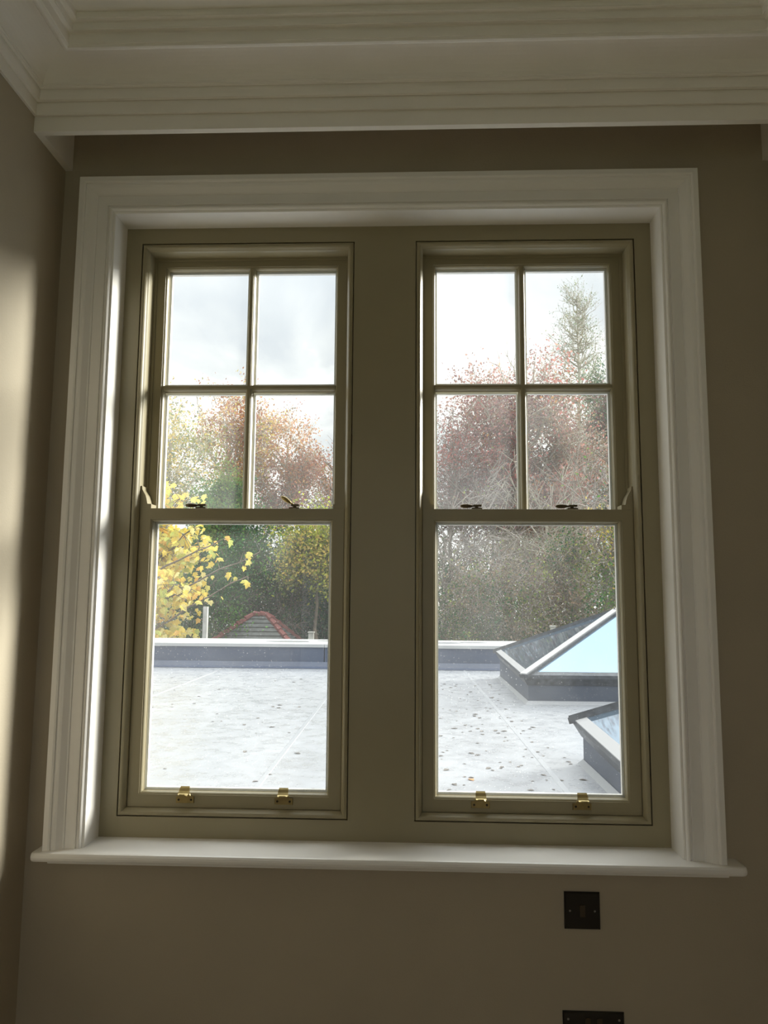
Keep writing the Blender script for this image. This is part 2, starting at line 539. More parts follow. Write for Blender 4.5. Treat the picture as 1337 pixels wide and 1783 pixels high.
# ------------------------------------------------------------------ sash box frame
HX0, HX1, HZ0, HZ1 = 0.0865, 0.6955, 0.9525, 2.5295      # hole of each window (mirrored)
fr = empty('trim_5', (0, FY, zS), 'olive timber box frame with wide mullion between the two windows', 'window frame', kind='structure')
MB().box(xl, -HX1, FY, .215, zS, zt).build('jamb', 'sash', fr)
MB().box(HX1, xr, FY, .215, zS, zt).build('jamb', 'sash', fr)
MB().box(-HX0, HX0, FY, .215, HZ0, HZ1).build('mullion', 'sash', fr)
MB().box(-HX1, HX1, FY, .215, HZ1, zt).build('head', 'sash', fr)
MB().box(-HX1, HX1, FY, .215, zS, HZ0).build('bottom_rail', 'sash', fr)

def rect(x0, x1, z0, z1, g):
    return (x0 + g, x1 - g, z0 + g, z1 - g)

def make_window(n, sgn):
    side = 'left' if sgn < 0 else 'right'
    ax, bx = (-HX1, -HX0) if sgn < 0 else (HX0, HX1)
    win = empty('window_%d' % n, ((ax + bx) / 2, FY, HZ0),
                'olive timber sash window with four upper panes, ' + ('left of the mullion' if sgn < 0 else 'right of the mullion'), 'window', kind='structure')
    # staff bead, four mitred lengths, set off by a fine quirk
    P = [(.0022, .010), (.0022, .0035), (.0030, .0005), (.0050, -.0015), (.0095, -.0030), (.0125, -.0020), (.0150, .0015), (.0170, .0060), (.0195, .0105), (.0200, .0160), (.0022, .0160)]
    def corner(i, u, y):
        x0, x1, z0, z1 = rect(ax, bx, HZ0, HZ1, u)
        return [(x0, FY + y, z0), (x1, FY + y, z0), (x1, FY + y, z1), (x0, FY + y, z1)][i]
    for i in range(4):
        MB().loft([corner(i, u, y) for u, y in P], [corner((i + 1) % 4, u, y) for u, y in P]).build('staff_bead', 'sash', win)
    # lining behind the bead and parting bead
    O = (ax, bx, HZ0, HZ1)
    MB().rings([(rect(*O, .0), FY + .0162), (rect(*O, .0188), FY + .0162), (rect(*O, .0188), .213), (rect(*O, .0), .213)]).build('sash_lining', 'sash', win)
    pb = .0188
    MB().rings([(rect(*O, pb), .1275), (rect(*O, pb + .007), .1275), (rect(*O, pb + .008), .1285), (rect(*O, pb + .007), .1302), (rect(*O, pb), .1302)]).build('parting_bead', 'sash', win)
    # ---------------- lower sash
    g0, g1 = (ax + .0205, bx - .0205)          # stile outer faces
    ly0, ly1 = .0871, .1270
    zb, zm0, zm1 = .9725, 1.7330, 1.7690
    s0, s1, sz0, sz1 = g0 + .0385, g1 - .0385, 1.0130, 1.7320
    S = (s0, s1, sz0, sz1)
    yg = ly0 + .021
    out = (g0, g1, zb, zm1)
    m = MB()
    m.rings([(out, ly1), (out, ly0 + .001), ((g0 + .001, g1 - .001, zb + .001, zm1 - .001), ly0), (rect(*S, -.0075), ly0), (rect(*S, -.0070), ly0 + .0025), (rect(*S, -.0050), ly0 + .0028),
             (rect(*S, -.0030), ly0 + .0050), (rect(*S, -.0012), ly0 + .0100), (rect(*S, -.0008), yg - .004), (S, yg - .0035), (S, yg), (rect(*S, -.003), yg + .0005), (rect(*S, -.003), ly1)])
    low = m.build('lower_sash', 'sash', win)
    low['label'] = 'lower sash with one large pane'
    MB().box(s0 - .003, s1 + .003, yg + .0006, yg + .0045, sz0 - .003, sz1 + .003).build('pane', 'glass_low', low)
    MB().rings([(rect(*S, .0045), yg + .006), (rect(*S, -.003), yg + .006), (rect(*S, -.003), ly1 + .001), (rect(*S, .0045), ly1 - .001)]).build('glazing_bead', 'bead_white', low)
    # horns standing above the meeting rail
    hz = zm1 - .0005
    H = [(0, hz), (.031, hz), (.031, hz + .0125), (.0205, hz + .0130), (.0195, hz + .016), (.0175, hz + .026), (.0140, hz + .037), (.0085, hz + .046), (.0045, hz + .053), (.0035, hz + .063), (0, hz + .063)]
    for xo, d in ((g0, 1), (g1, -1)):
        MB().loft([(xo + d * x, ly0, z) for x, z in H], [(xo + d * x, ly1, z) for x, z in H]).build('horn', 'sash', low)
    # brass lifts
    for lx in ((-.5190, -.2570) if sgn < 0 else (.2585, .5205)):
        zl = .9850
        m = MB()
        pl = [(-.0245, 0), (.0245, 0), (.0245, .0165), (.0155, .0180), (.0125, .0230), (-.0125, .0230), (-.0155, .0180), (-.0245, .0165)]
        m.loft([(lx + x, ly0 - .0005, zl + z) for x, z in pl], [(lx + x * .96, ly0 - .0035, zl + .0005 + z * .96) for x, z in pl])
        # neck rising from the plate to a dished finger tongue
        m.loft([(lx - .0115, ly0 - .0030, zl + .020), (lx + .0115, ly0 - .0030, zl + .020), (lx + .0115, ly0 - .0005, zl + .022), (lx - .0115, ly0 - .0005, zl + .022)],
               [(lx - .0125, ly0 - .0190, zl + .0255), (lx + .0125, ly0 - .0190, zl + .0255), (lx + .0125, ly0 - .0030, zl + .0375), (lx - .0125, ly0 - .0030, zl + .0375)])
        path = [(ly0 - .0015, .0420), (ly0 - .0060, .0385), (ly0 - .0120, .0325), (ly0 - .0190, .0270), (ly0 - .0250, .0250), (ly0 - .0290, .0262), (ly0 - .0310, .0285)]
        hw = [.0120, .0130, .0135, .0135, .0130, .0110, .0075]
        nrm = []
        for k in range(len(path)):
            p0, p1 = path[max(0, k - 1)], path[min(len(path) - 1, k + 1)]
            dy, dz = p1[0] - p0[0], p1[1] - p0[1]
            l_ = math.hypot(dy, dz)
            nrm.append((-dz / l_, dy / l_))
        sec = []
        for k, (y, z) in enumerate(path):
            ny, nz = nrm[k]
            th = .0014
            sec.append([(lx - hw[k], y + ny * th, zl + z + nz * th), (lx + hw[k], y + ny * th, zl + z + nz * th), (lx + hw[k], y - ny * th, zl + z - nz * th), (lx - hw[k], y - ny * th, zl + z - nz * th)])
        for k in range(len(sec) - 1):
            m.loft(sec[k], sec[k + 1], cap=(k in (0, len(sec) - 2)))
        lf = m.build('sash_lift', 'brass', low)
        lf['label'] = 'small brass hook lift'
        for dx in (-.0165, .0165):
            MB().cyl((lx + dx, ly0 - .0034, zl + .0085), (lx + dx, ly0 - .0044, zl + .0085), .0031, .0026, 10).build('screw', 'screw', low)
    # cam fasteners on the meeting rail
    for fx, ang, tilt in (((-.508, 0, 0), (-.2475, 20, 32)) if sgn < 0 else ((.2555, 0, 0), (.5150, 0, 0))):
        m = MB()
        yf = ly0 + .0175
        m.box(fx - .014, fx + .0145, yf - .012, yf + .012, zm1 - .0005, zm1 + .0045)
        m.box(fx - .012, fx + .012, yf - .009, yf + .009, zm1 + .0035, zm1 + .0052)
        m.cyl((fx, yf, zm1 + .005), (fx, yf, zm1 + .0105), .0052, .0046, 12)
        m.box(fx - .009, fx + .0135, yf - .007, yf + .007, zm1 + .0085, zm1 + .0140)
        o = m.build('sash_fastener', 'dark_brass', low, bevel=.0006)
        m = MB()
        R_ = []
        for k, (d_, w_, h_) in enumerate([(.004, .0050, .0030), (.012, .0045, .0028), (.018, .0075, .0048), (.026, .0105, .0062), (.034, .0108, .0062), (.041, .0080, .0046), (.045, .0030, .0018)]):
            ring = []
            for j in range(10):
                a_ = 2 * math.pi * j / 10
                p = Vector((-d_, w_ * math.cos(a_), h_ * math.sin(a_)))
                p = Matrix.Rotation(math.radians(tilt), 3, 'Y') @ p
                p = Matrix.Rotation(math.radians(ang), 3, 'Z') @ p
                ring.append((fx + p.x, yf + p.y, zm1 + .0105 + p.z))
            R_.append(ring)
        for k in range(len(R_) - 1):
            m.loft(R_[k], R_[k + 1], cap=(k in (0, len(R_) - 2)))
        m.build('fastener_lever', 'dark_brass' if not tilt else 'brass', low, smooth=True)
    # ---------------- upper sash
    uy0, uy1 = .1310, .1710
    zu0, zu1 = 1.7330, 2.5095
    U = (s0 - .001, s1 + .001, 1.7690, 2.4785)
    yg = uy0 + .021
    out = (g0, g1, zu0, zu1)
    m = MB()
    m.rings([(out, uy1), (out, uy0 + .001), ((g0 + .001, g1 - .001, zu0 + .001, zu1 - .001), uy0), (rect(*U, -.0075), uy0), (rect(*U, -.0070), uy0 + .0025), (rect(*U, -.0050), uy0 + .0028),
             (rect(*U, -.0030), uy0 + .0050), (rect(*U, -.0012), uy0 + .0100), (rect(*U, -.0008), yg - .004), (U, yg - .0035), (U, yg), (rect(*U, -.003), yg + .0005), (rect(*U, -.003), uy1)])
    ups = m.build('upper_sash', 'sash', win)
    ups['label'] = 'upper sash divided into four panes'
    cx, cz, hw_ = (s0 + s1) / 2, 2.1245, .0115
    def bar(vert):
        pr = [(-hw_, yg), (-hw_, yg - .0035), (-hw_ * .9, yg - .004), (-.0078, yg - .010), (-.0066, uy0 + .006), (-.0046, uy0 + .0045), (-.0042, uy0 + .0022), (.0042, uy0 + .0022), (.0046, uy0 + .0045), (.0066, uy0 + .006), (.0078, yg - .010), (hw_ * .9, yg - .004), (hw_, yg - .0035), (hw_, yg)]
        m_ = MB()
        if vert:
            m_.loft([(cx + u, y, U[2] - .002) for u, y in pr], [(cx + u, y, U[3] + .002) for u, y in pr])
        else:
            e_ = .0002
            m_.loft([(U[0] - .002, y + e_, cz + u) for u, y in pr], [(U[1] + .002, y + e_, cz + u) for u, y in pr])
        m_.build('glazing_bar', 'sash', ups)
    bar(True)
    bar(False)
    for x0, x1 in ((U[0] - .003, cx - .0015), (cx + .0015, U[1] + .003)):
        for z0, z1 in ((U[2] - .003, cz - .0015), (cz + .0015, U[3] + .003)):
            MB().box(x0, x1, yg + .0006, yg + .0045, z0, z1).build('pane', 'glass_up', ups)
            a0 = U[0] if x0 < cx - .1 else cx + hw_
            a1 = cx - hw_ if x0 < cx - .1 else U[1]
            c0 = U[2] if z0 < cz - .1 else cz + hw_
            c1 = cz - hw_ if z0 < cz - .1 else U[3]
            Q = (a0, a1, c0, c1)
            MB().rings([(rect(*Q, .0040), yg + .006), (rect(*Q, -.003), yg + .006), (rect(*Q, -.003), uy1 + .001), (rect(*Q, .0040), uy1 - .001)]).build('glazing_bead', 'bead_white', ups)
    return win
make_window(1, -1)
make_window(2, 1)

# ------------------------------------------------------------------ wall plates
def plate(name, cx, cz, w_, h_, label, cat):
    r = empty(name, (cx, 0, cz), label, cat)
    t = .0065
    m = MB()
    o1 = (cx - w_ / 2, cx + w_ / 2, cz - h_ / 2, cz + h_ / 2)
    m.rings([(o1, 0), (o1, -t + .003), (rect(*o1, .003), -t), (rect(*o1, .008), -t)], closed=False)
    k = len(m.v) - 4
    m.add([m.v[k], m.v[k + 1], m.v[k + 2], m.v[k + 3]], [(0, 1, 2, 3)])
    m.build('plate', 'bronze', r)
    return r, t
sw, t = plate('light_switch', .4527 + .043, .8154 - .043, .086, .086, 'square dark bronze wall switch just under the window board', 'switch')
cx, cz = .4957, .7724
MB().loft([(cx - .007, -t, cz - .0135), (cx + .007, -t, cz - .0135), (cx + .007, -t, cz + .0135), (cx - .007, -t, cz + .0135)],
          [(cx - .0062, -t - .0045, cz - .0128), (cx + .0062, -t - .0045, cz - .0128), (cx + .0062, -t - .0012, cz + .0128), (cx - .0062, -t - .0012, cz + .0128)]).build('rocker', 'rocker', sw)
for dx in (-.030, .030):
    MB().cyl((cx + dx, -t, cz), (cx + dx, -t - .0008, cz), .0026, .0022, 10).build('screw', 'steel', sw)
so, t = plate('double_socket', .4440 + .073, .5421 - .043, .146, .086, 'wide dark bronze double socket plate low on the wall', 'socket')
cx, cz = .517, .4991
for dx in (-.0605, .0605):
    MB().cyl((cx + dx, -t, cz + .0265), (cx + dx, -t - .0008, cz + .0265), .0030, .0025, 10).build('screw', 'steel', so)
for dx in (-.014, .014):
    MB().box(cx + dx - .006, cx + dx + .006, -t - .003, -t, cz + .012, cz + .030).build('rocker', 'rocker', so)
for dx in (-.040, .040):
    m = MB()
    for hx, hz_, ww, hh in ((0, .012, .004, .009), (-.011, -.010, .007, .0045), (.011, -.010, .007, .0045)):
        m.box(cx + dx + hx - ww / 2, cx + dx + hx + ww / 2, -t - .0003, -t + .001, cz + hz_ - hh / 2, cz + hz_ + hh / 2)
    m.build('socket_holes', 'dark_seal', so)
#EXTERIOR
# ------------------------------------------------------------------ flat roof outside
ZR = 0.425
GZ = -2.6
tag(MB().box(-9.5, 9.5, .302, 10.05, ZR - .25, ZR).build('flat_roof', 'roof'), 'pale wet flat roof stretching from the window to the parapet', 'roof', kind='structure')
tag(MB().add([(-70, -40, GZ), (70, -40, GZ), (70, 90, GZ), (-70, 90, GZ)], [(0, 1, 2, 3)]).build('ground', 'lawn'), 'garden lawn beyond and below the flat roof', 'ground', kind='structure')
# lapped seams of the membrane
rs = empty('roof_seams', (0, .4, ZR), 'thin pale lapped seams running along the flat roof membrane', 'roof seam', kind='structure')
for xs in (-4.6, -2.75, -.80, 1.0):
    MB().loft([(xs - .018, .31, ZR), (xs + .018, .31, ZR), (xs + .016, .31, ZR + .006), (xs - .016, .31, ZR + .002)],
              [(xs - .018 - .12, 9.95, ZR), (xs + .018 - .12, 9.95, ZR), (xs + .016 - .12, 9.95, ZR + .006), (xs - .016 - .12, 9.95, ZR + .002)]).build('seam', 'flash', rs)
# parapet
pp = empty('parapet', (0, 10.05, ZR), 'low blue-grey parapet upstand with a pale coping at the roof edge', 'parapet', kind='structure')
pf = [(10.05, ZR), (10.052, .760), (10.60, .800), (10.60, GZ), (10.30, GZ), (10.30, ZR - .25), (10.05, ZR - .25)]
joints = [-9.5, -6.9, -4.3, -1.31, 1.6, 4.2, 6.8, 9.5]
for a_, c_ in zip(joints[:-1], joints[1:]):
    MB().loft([(a_ + .006, y, z) for y, z in pf], [(c_ - .006, y, z) for y, z in pf]).build('upstand_panel', 'parapet', pp)
for a_, c_ in zip(joints[:-1], joints[1:]):
    pc = [(10.035, .752), (10.035, .800), (10.62, .846), (10.62, .795)]
    MB().loft([(a_ + .002, y, z) for y, z in pc], [(c_ - .002, y, z) for y, z in pc]).build('coping_stone', 'coping', pp)
pt = [(10.05, ZR), (9.93, ZR), (9.93, ZR + .012), (10.0, ZR + .03), (10.05, ZR + .10)]
MB().loft([(-9.5, y, z) for y, z in pt], [(9.5, y, z) for y, z in pt]).build('angle_fillet', 'parapet', pp)
def cz_at(y):
    return .800 + (y - 10.035) / .585 * .046
random.seed(5)
for px_, py_, rx_, ry_ in ((-1.9, 10.33, .35, .09), (-1.2, 10.45, .25, .06), (.55, 10.32, .32, .12), (1.05, 10.40, .22, .07)):
    vs = [(px_ + rx_ * (1 + .15 * math.sin(3 * a + px_)) * math.cos(a), py_ + ry_ * math.sin(a), 0) for a in [2 * math.pi * i / 18 for i in range(18)]]
    vs = [(x, y, cz_at(y) + .002) for x, y, _ in vs]
    vb = [(x, y, z - .004) for x, y, z in vs]
    MB().loft(vb, vs).build('wet_patch', 'puddle', pp)

# ------------------------------------------------------------------ pyramid rooflights
def rooflight(x0, x1, y0, y1, zf, zb, apex, label):
    r = empty('rooflight', ((x0 + x1) / 2, (y0 + y1) / 2, ZR), label, 'skylight')
    def zk(y):
        return zf + (zb - zf) * (y - y0) / (y1 - y0)
    kh = .105                                   # depth of the metal rim
    base = [(x0, y0), (x1, y0), (x1, y1), (x0, y1)]
    MB().loft([(x, y, ZR) for x, y in base], [(x, y, zk(y) - kh) for x, y in base]).build('kerb', 'kerb', r)
    # fillet of flashing at the foot
    g = .035
    b2 = [(x0 - g, y0 - g), (x1 + g, y0 - g), (x1 + g, y1 + g), (x0 - g, y1 + g)]
    MB().loft([(x, y, ZR - .001) for x, y in b2], [(x, y, ZR + .035) for x, y in [(x0 - .003, y0 - .003), (x1 + .003, y0 - .003), (x1 + .003, y1 + .003), (x0 - .003, y1 + .003)]], cap=False).build('flashing', 'flash', r)
    o = .055
    rim = [(x0 - o, y0 - o), (x1 + o, y0 - o), (x1 + o, y1 + o), (x0 - o, y1 + o)]
    rin = [(x0 - .01, y0 - .01), (x1 + .01, y0 - .01), (x1 + .01, y1 + .01), (x0 - .01, y1 + .01)]
    ap = Vector(apex)
    T = [Vector((x, y, zk(y))) for x, y in rim]
    Bt = [Vector((x, y, zk(y) - kh)) for x, y in rin]
    for i in range(4):
        j = (i + 1) % 4
        tin = [T[i].lerp(ap, .045), T[j].lerp(ap, .045)]
        dn = Vector((0, 0, -.03))
        q = MB()
        # outer face, top cap and inner back of one rim length
        q.loft([Bt[i], T[i] + dn, T[i], tin[0], tin[0] + dn * 2], [Bt[j], T[j] + dn, T[j], tin[1], tin[1] + dn * 2])
        q.build('rim', 'dframe', r)
        # pale cap on the rim
        up = Vector((0, 0, .006))
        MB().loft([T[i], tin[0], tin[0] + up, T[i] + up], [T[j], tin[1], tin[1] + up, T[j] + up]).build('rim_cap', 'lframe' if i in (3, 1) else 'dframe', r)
        # pane
        n_ = (T[j] - T[i]).cross(ap - T[i]).normalized()
        c_ = (T[i] + T[j] + ap) / 3
        pv = [v.lerp(c_, .035) for v in (T[i], T[j], ap)]
        MB().loft([v - n_ * .012 for v in pv], pv).build('pane', 'solar', r)
    for i in range(4):
        # hip bars: pale cap over a dark body
        d = (ap - T[i]).normalized()
        s_ = d.cross(Vector((0, 0, 1))).normalized()
        n_ = s_.cross(d).normalized()
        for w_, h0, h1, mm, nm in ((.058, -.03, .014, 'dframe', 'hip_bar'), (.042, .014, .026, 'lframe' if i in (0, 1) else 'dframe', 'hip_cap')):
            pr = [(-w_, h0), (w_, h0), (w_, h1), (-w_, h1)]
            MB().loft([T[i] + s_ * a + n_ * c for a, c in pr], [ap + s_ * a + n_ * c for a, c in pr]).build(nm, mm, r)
    return r
rooflight(1.31, 3.93, 6.25, 8.87, .728, .795, (2.62, 7.56, 1.405), 'far glass pyramid rooflight, its sky-blue pane facing the window')
rooflight(1.235, 3.855, .70, 3.32, .625, .713, (2.545, 2.01, 1.40), 'near glass pyramid rooflight cut off by the window edge')

# ------------------------------------------------------------------ garden buildings and posts
sh = empty('garden_shed', (-3.7, 17.0, GZ), 'small garden shed with grey hipped roof and red ridge tiles', 'shed')
ex0, ex1, ey0, ey1, ez = -5.45, -2.30, 15.7, 18.3, -.10
ra, rb_ = Vector((-3.92, 17.0, 1.08)), Vector((-3.58, 17.0, 1.08))
E4 = [Vector((ex0, ey0, ez)), Vector((ex1, ey0, ez)), Vector((ex1, ey1, ez)), Vector((ex0, ey1, ez))]
MB().box(ex0 + .2, ex1 - .2, ey0 + .2, ey1 - .2, GZ, ez).build('shed_wall', 'shedwall', sh)
NC = 12
def course(a, b_, c, d, name):
    """courses of tiles between eaves a-b and ridge d-c"""
    for k in range(NC):
        f0, f1 = k / NC, (k + 1.12) / NC
        f1 = min(f1, 1)
        n_ = (b_ - a).cross(d - a).normalized()
        lo = [a.lerp(d, f0) + n_ * .035, b_.lerp(c, f0) + n_ * .035]
        hi = [a.lerp(d, f1) + n_ * .006, b_.lerp(c, f1) + n_ * .006]
        MB().loft([lo[0], lo[1], lo[1] - n_ * .03, lo[0] - n_ * .03], [hi[0], hi[1], hi[1] - n_ * .03, hi[0] - n_ * .03]).build('tile_course', 'tile', sh)
course(E4[0], E4[1], rb_, ra, 'front')
course(E4[1], E4[2], rb_, rb_ + Vector((0, .01, 0)), 'right')
course(E4[2], E4[3], ra, rb_, 'back')
course(E4[3], E4[0], ra + Vector((0, .01, 0)), ra + Vector((0, .02, 0)), 'left')
def hip(a, b_, n):
    for k in range(n):
        p, q_ = a.lerp(b_, k / n), a.lerp(b_, (k + 1.15) / n)
        up = Vector((0, 0, .05))
        MB().cyl(p + up * .9, q_ + up * .4, .075, .062, 7).build('ridge_tile', 'ridge', sh)
for E_, R_ in zip(E4, (ra, rb_, rb_, ra)):
    hip(E_, R_, 9)
hip(ra, rb_, 2)

def post(x, y, zt_, w_, label, cap):
    r = empty('garden_post', (x, y, GZ), label, 'post')
    MB().box(x - w_ / 2, x + w_ / 2, y - w_ / 2, y + w_ / 2, GZ, zt_).build('shaft', 'post', r)
    if cap:
        m = MB().box(x - w_ * .62, x + w_ * .62, y - w_ * .62, y + w_ * .62, zt_, zt_ + .02)
        m.build('cap', 'post', r)
post(-3.62, 11.5, 1.36, .078, 'tall weathered grey post rising behind the parapet beside yellow leaves', False)
post(-2.05, 14.0, .80, .11, 'short pale post top just above the coping, right of the shed', True)
post(.49, 14.0, .76, .10, 'stubby pale post top behind the parapet beside the mullion', True)
post(3.00, 14.0, .97, .10, 'pale post top behind the far glass pyramid', True)
#TREES
# ------------------------------------------------------------------ trees and shrubs
rng = np.random.default_rng(11)
def tube(path, r0, r1, sides):
    """path (k,3) -> verts, quad faces"""
    k = len(path)
    d = np.gradient(path, axis=0)
    d /= np.linalg.norm(d, axis=1)[:, None] + 1e-9
    ref = np.array([0.31, 0.94, 0.13])
    a = np.cross(d, ref)
    a /= np.linalg.norm(a, axis=1)[:, None] + 1e-9
    c = np.cross(d, a)
    th = np.arange(sides) * 2 * np.pi / sides
    r = np.linspace(r0, r1, k)[:, None, None]
    v = path[:, None, :] + r * (a[:, None, :] * np.cos(th)[None, :, None] + c[:, None, :] * np.sin(th)[None, :, None])
    i = np.arange(k - 1)[:, None] * sides
    j = np.arange(sides)[None, :]
    j2 = (j + 1) % sides
    f = np.stack([i + j, i + j2, i + sides + j2, i + sides + j], -1).reshape(-1, 4)
    return v.reshape(-1, 3), f
class Wood:
    def __init__(self):
        self.v, self.f, self.n = [], [], 0
    def limb(self, p0, p1, lift, r0, r1, segs, sides, wob=0.0):
        t = np.linspace(0, 1, segs + 1)[:, None]
        mid = (p0 + p1) / 2 + lift
        P = (1 - t) ** 2 * p0 + 2 * t * (1 - t) * mid + t ** 2 * p1
        if wob:
            P[1:-1] += rng.normal(0, wob, (segs - 1, 3))
        v, f = tube(P, r0, r1, sides)
        self.v.append(v)
        self.f.append(f + self.n)
        self.n += len(v)
        return P
    def build(self, name, m, parent):
        return fast_mesh(name, np.concatenate(self.v), np.concatenate(self.f), m, parent=parent, smooth=True)

def leaves_mesh(name, pos, size, cols, parent, aspect=.55, droop=.3):
    """diamond leaves folded a little along the midrib"""
    n = len(pos)
    d = rng.normal(0, 1, (n, 3))
    d[:, 2] -= droop
    d /= np.linalg.norm(d, axis=1)[:, None]
    e = np.cross(d, rng.normal(0, 1, (n, 3)))
    e /= np.linalg.norm(e, axis=1)[:, None] + 1e-9
    nn = np.cross(d, e)
    s = (size * rng.uniform(.6, 1.25, n))[:, None]
    v = np.stack([pos, pos + d * s * .5 + e * s * aspect * .5 + nn * s * .08, pos + d * s, pos + d * s * .5 - e * s * aspect * .5 + nn * s * .08], 1).reshape(-1, 3)
    f = np.arange(n * 4).reshape(n, 4)
    o = fast_mesh(name, v, f, 'leaf', colours=np.repeat(cols, 4, axis=0), parent=parent)
    o['kind'] = 'stuff'
    return o

def in_crown(n, c, r, shell=.35, flat=0.0):
    u = rng.normal(0, 1, (n, 3))
    u /= np.linalg.norm(u, axis=1)[:, None]
    rad = (shell + (1 - shell) * rng.random(n) ** .6)[:, None]
    return np.array(c) + u * rad * np.array(r)

def tree(name, label, cat, base, c, r, palette, n_limb=12, n_sub=7, n_twig=6, per_twig=14, leaf=.11, spread=.30, twig_len=.7,
         bark='bark', trunk_r=.14, group=None, aspect=.55, wispy=0, conical=False, upturn=.25, twig_r=.008, bare=0.0, lean=0.0, cluster=.12):
    root = empty(name, base, label, cat, group)
    B = np.array(base, float)
    c = np.array(c, float)
    r = np.array(r, float)
    W = Wood()
    ends = []
    top = c + np.array([lean, 0, r[2] * (.92 if conical else .55)])
    tp = W.limb(B, top, np.array([lean * .4, 0, 0]), trunk_r, trunk_r * (.18 if conical else .3), 10, 8, .03)
    def on_trunk(z):
        k = np.clip(np.searchsorted(tp[:, 2], z), 1, len(tp) - 1)
        t = np.clip((z - tp[k - 1, 2]) / (tp[k, 2] - tp[k - 1, 2] + 1e-9), 0, 1)
        return tp[k - 1] * (1 - t) + tp[k] * t
    for q in in_crown(n_limb, c, r, .55):
        if conical:
            z = c[2] - r[2] + 1.9 * r[2] * rng.random()
            rr = r[0] * max(.06, 1 - (z - (c[2] - r[2])) / (2 * r[2])) * rng.uniform(.6, 1.05)
            a = rng.uniform(0, 2 * np.pi)
            s = on_trunk(z)
            q = s + np.array([rr * np.cos(a), rr * np.sin(a), rr * upturn])
            lift = np.array([0, 0, -.15 * rr])
        else:
            zz = max(B[2] + .25 * (c[2] - B[2]), q[2] - np.hypot(q[0] - c[0], q[1] - c[1]) * .9 - .5 * r[2] * rng.random())
            s = on_trunk(min(zz, top[2]))
            lift = np.array([0, 0, .18 * np.linalg.norm(q - s)])
        lr = trunk_r * rng.uniform(.28, .42)
        P = W.limb(s, q, lift, lr, lr * .3, 6, 5, .04)
        ends.append((P[-1], 0))
        for _ in range(n_sub):
            t = rng.integers(2, 7)
            s2 = P[t]
            L_ = twig_len * rng.uniform(.8, 1.9) * (.6 if conical else 1)
            dv = rng.normal(0, 1, 3) + (P[-1] - P[0]) / (np.linalg.norm(P[-1] - P[0]) + 1e-6) * .8
            dv[2] += upturn
            dv /= np.linalg.norm(dv)
            q2 = s2 + dv * L_
            P2 = W.limb(s2, q2, np.array([0, 0, .08 * L_]), lr * .34, lr * .12, 4, 4, .02)
            for _ in range(n_twig):
                t2 = rng.integers(1, 5)
                s3 = P2[t2]
                dv3 = rng.normal(0, .8, 3) + dv
                dv3[2] += upturn
                dv3 /= np.linalg.norm(dv3)
                q3 = s3 + dv3 * twig_len * rng.uniform(.4, 1.0)
                W.limb(s3, q3, np.array([0, 0, .03]), max(twig_r, lr * .10), twig_r * .6, 3, 3, .012)
                ends.append((s3 * .35 + q3 * .65, 1))
    for _ in range(wispy):
        a = rng.uniform(0, 2 * np.pi)
        s = c + np.array([r[0] * .5 * np.cos(a), r[1] * .5 * np.sin(a), r[2] * rng.uniform(.5, .8)])
        q = s + np.array([rng.normal(0, .35), rng.normal(0, .3), rng.uniform(.6, 1.5)]) * r[2] * .30
        P = W.limb(s, q, rng.normal(0, .1, 3), .02, .007, 5, 4, .02)
        for _ in range(6):
            t = rng.integers(1, 6)
            W.limb(P[t], P[t] + rng.normal(0, .22, 3) + np.array([0, 0, .3]), np.zeros(3), .010, .005, 3, 3)
    W.build('branches', bark, root)
    E_ = np.array([e_[0] for e_ in ends])
    E_ = E_[rng.random(len(E_)) >= bare]
    pal = np.array([p for p, _ in palette], float)
    wts = np.array([w_ for _, w_ in palette], float)
    wts /= wts.sum()
    # colour runs in patches through the crown
    cent = in_crown(9, c, r, .2)
    cp = rng.choice(len(pal), len(cent), p=wts)
    near = np.argmin(((E_[:, None, :] - cent[None]) ** 2).sum(-1), 1)
    ci = np.where(rng.random(len(E_)) < .55, cp[near], rng.choice(len(pal), len(E_), p=wts))
    pos = np.repeat(E_, per_twig, axis=0) + rng.normal(0, spread, (len(E_) * per_twig, 3))
    col = pal[np.repeat(ci, per_twig)] * rng.uniform(.65, 1.3, (len(pos), 1)) * rng.uniform(.92, 1.08, (len(pos), 3))
    if per_twig:
        leaves_mesh('foliage', pos, leaf, np.clip(col, 0, 1), root, aspect)
    return root

def P(px_, py_, Y):
    """point at depth Y that the photograph shows near this pixel"""
    k = (Y + 1.955) / FPX
    return (.08 + (px_ - 719) * k, Y, 1.525 + (1042 - py_) * k)

LK = 0.80
def pal(*cs):
    return [((c[0] * LK, c[1] * LK, c[2] * LK), w_) for c, w_ in cs]
ORANGE, RUST, YEL, LIME = (.60, .34, .15), (.46, .22, .14), (.70, .54, .15), (.50, .54, .08)
RED, WINE, PINK = (.48, .19, .17), (.30, .18, .18), (.50, .26, .22)
DKG, MIDG, GREYG, OLV = (.055, .15, .06), (.13, .29, .06), (.24, .30, .20), (.27, .31, .10)
BRN = (.28, .21, .15)

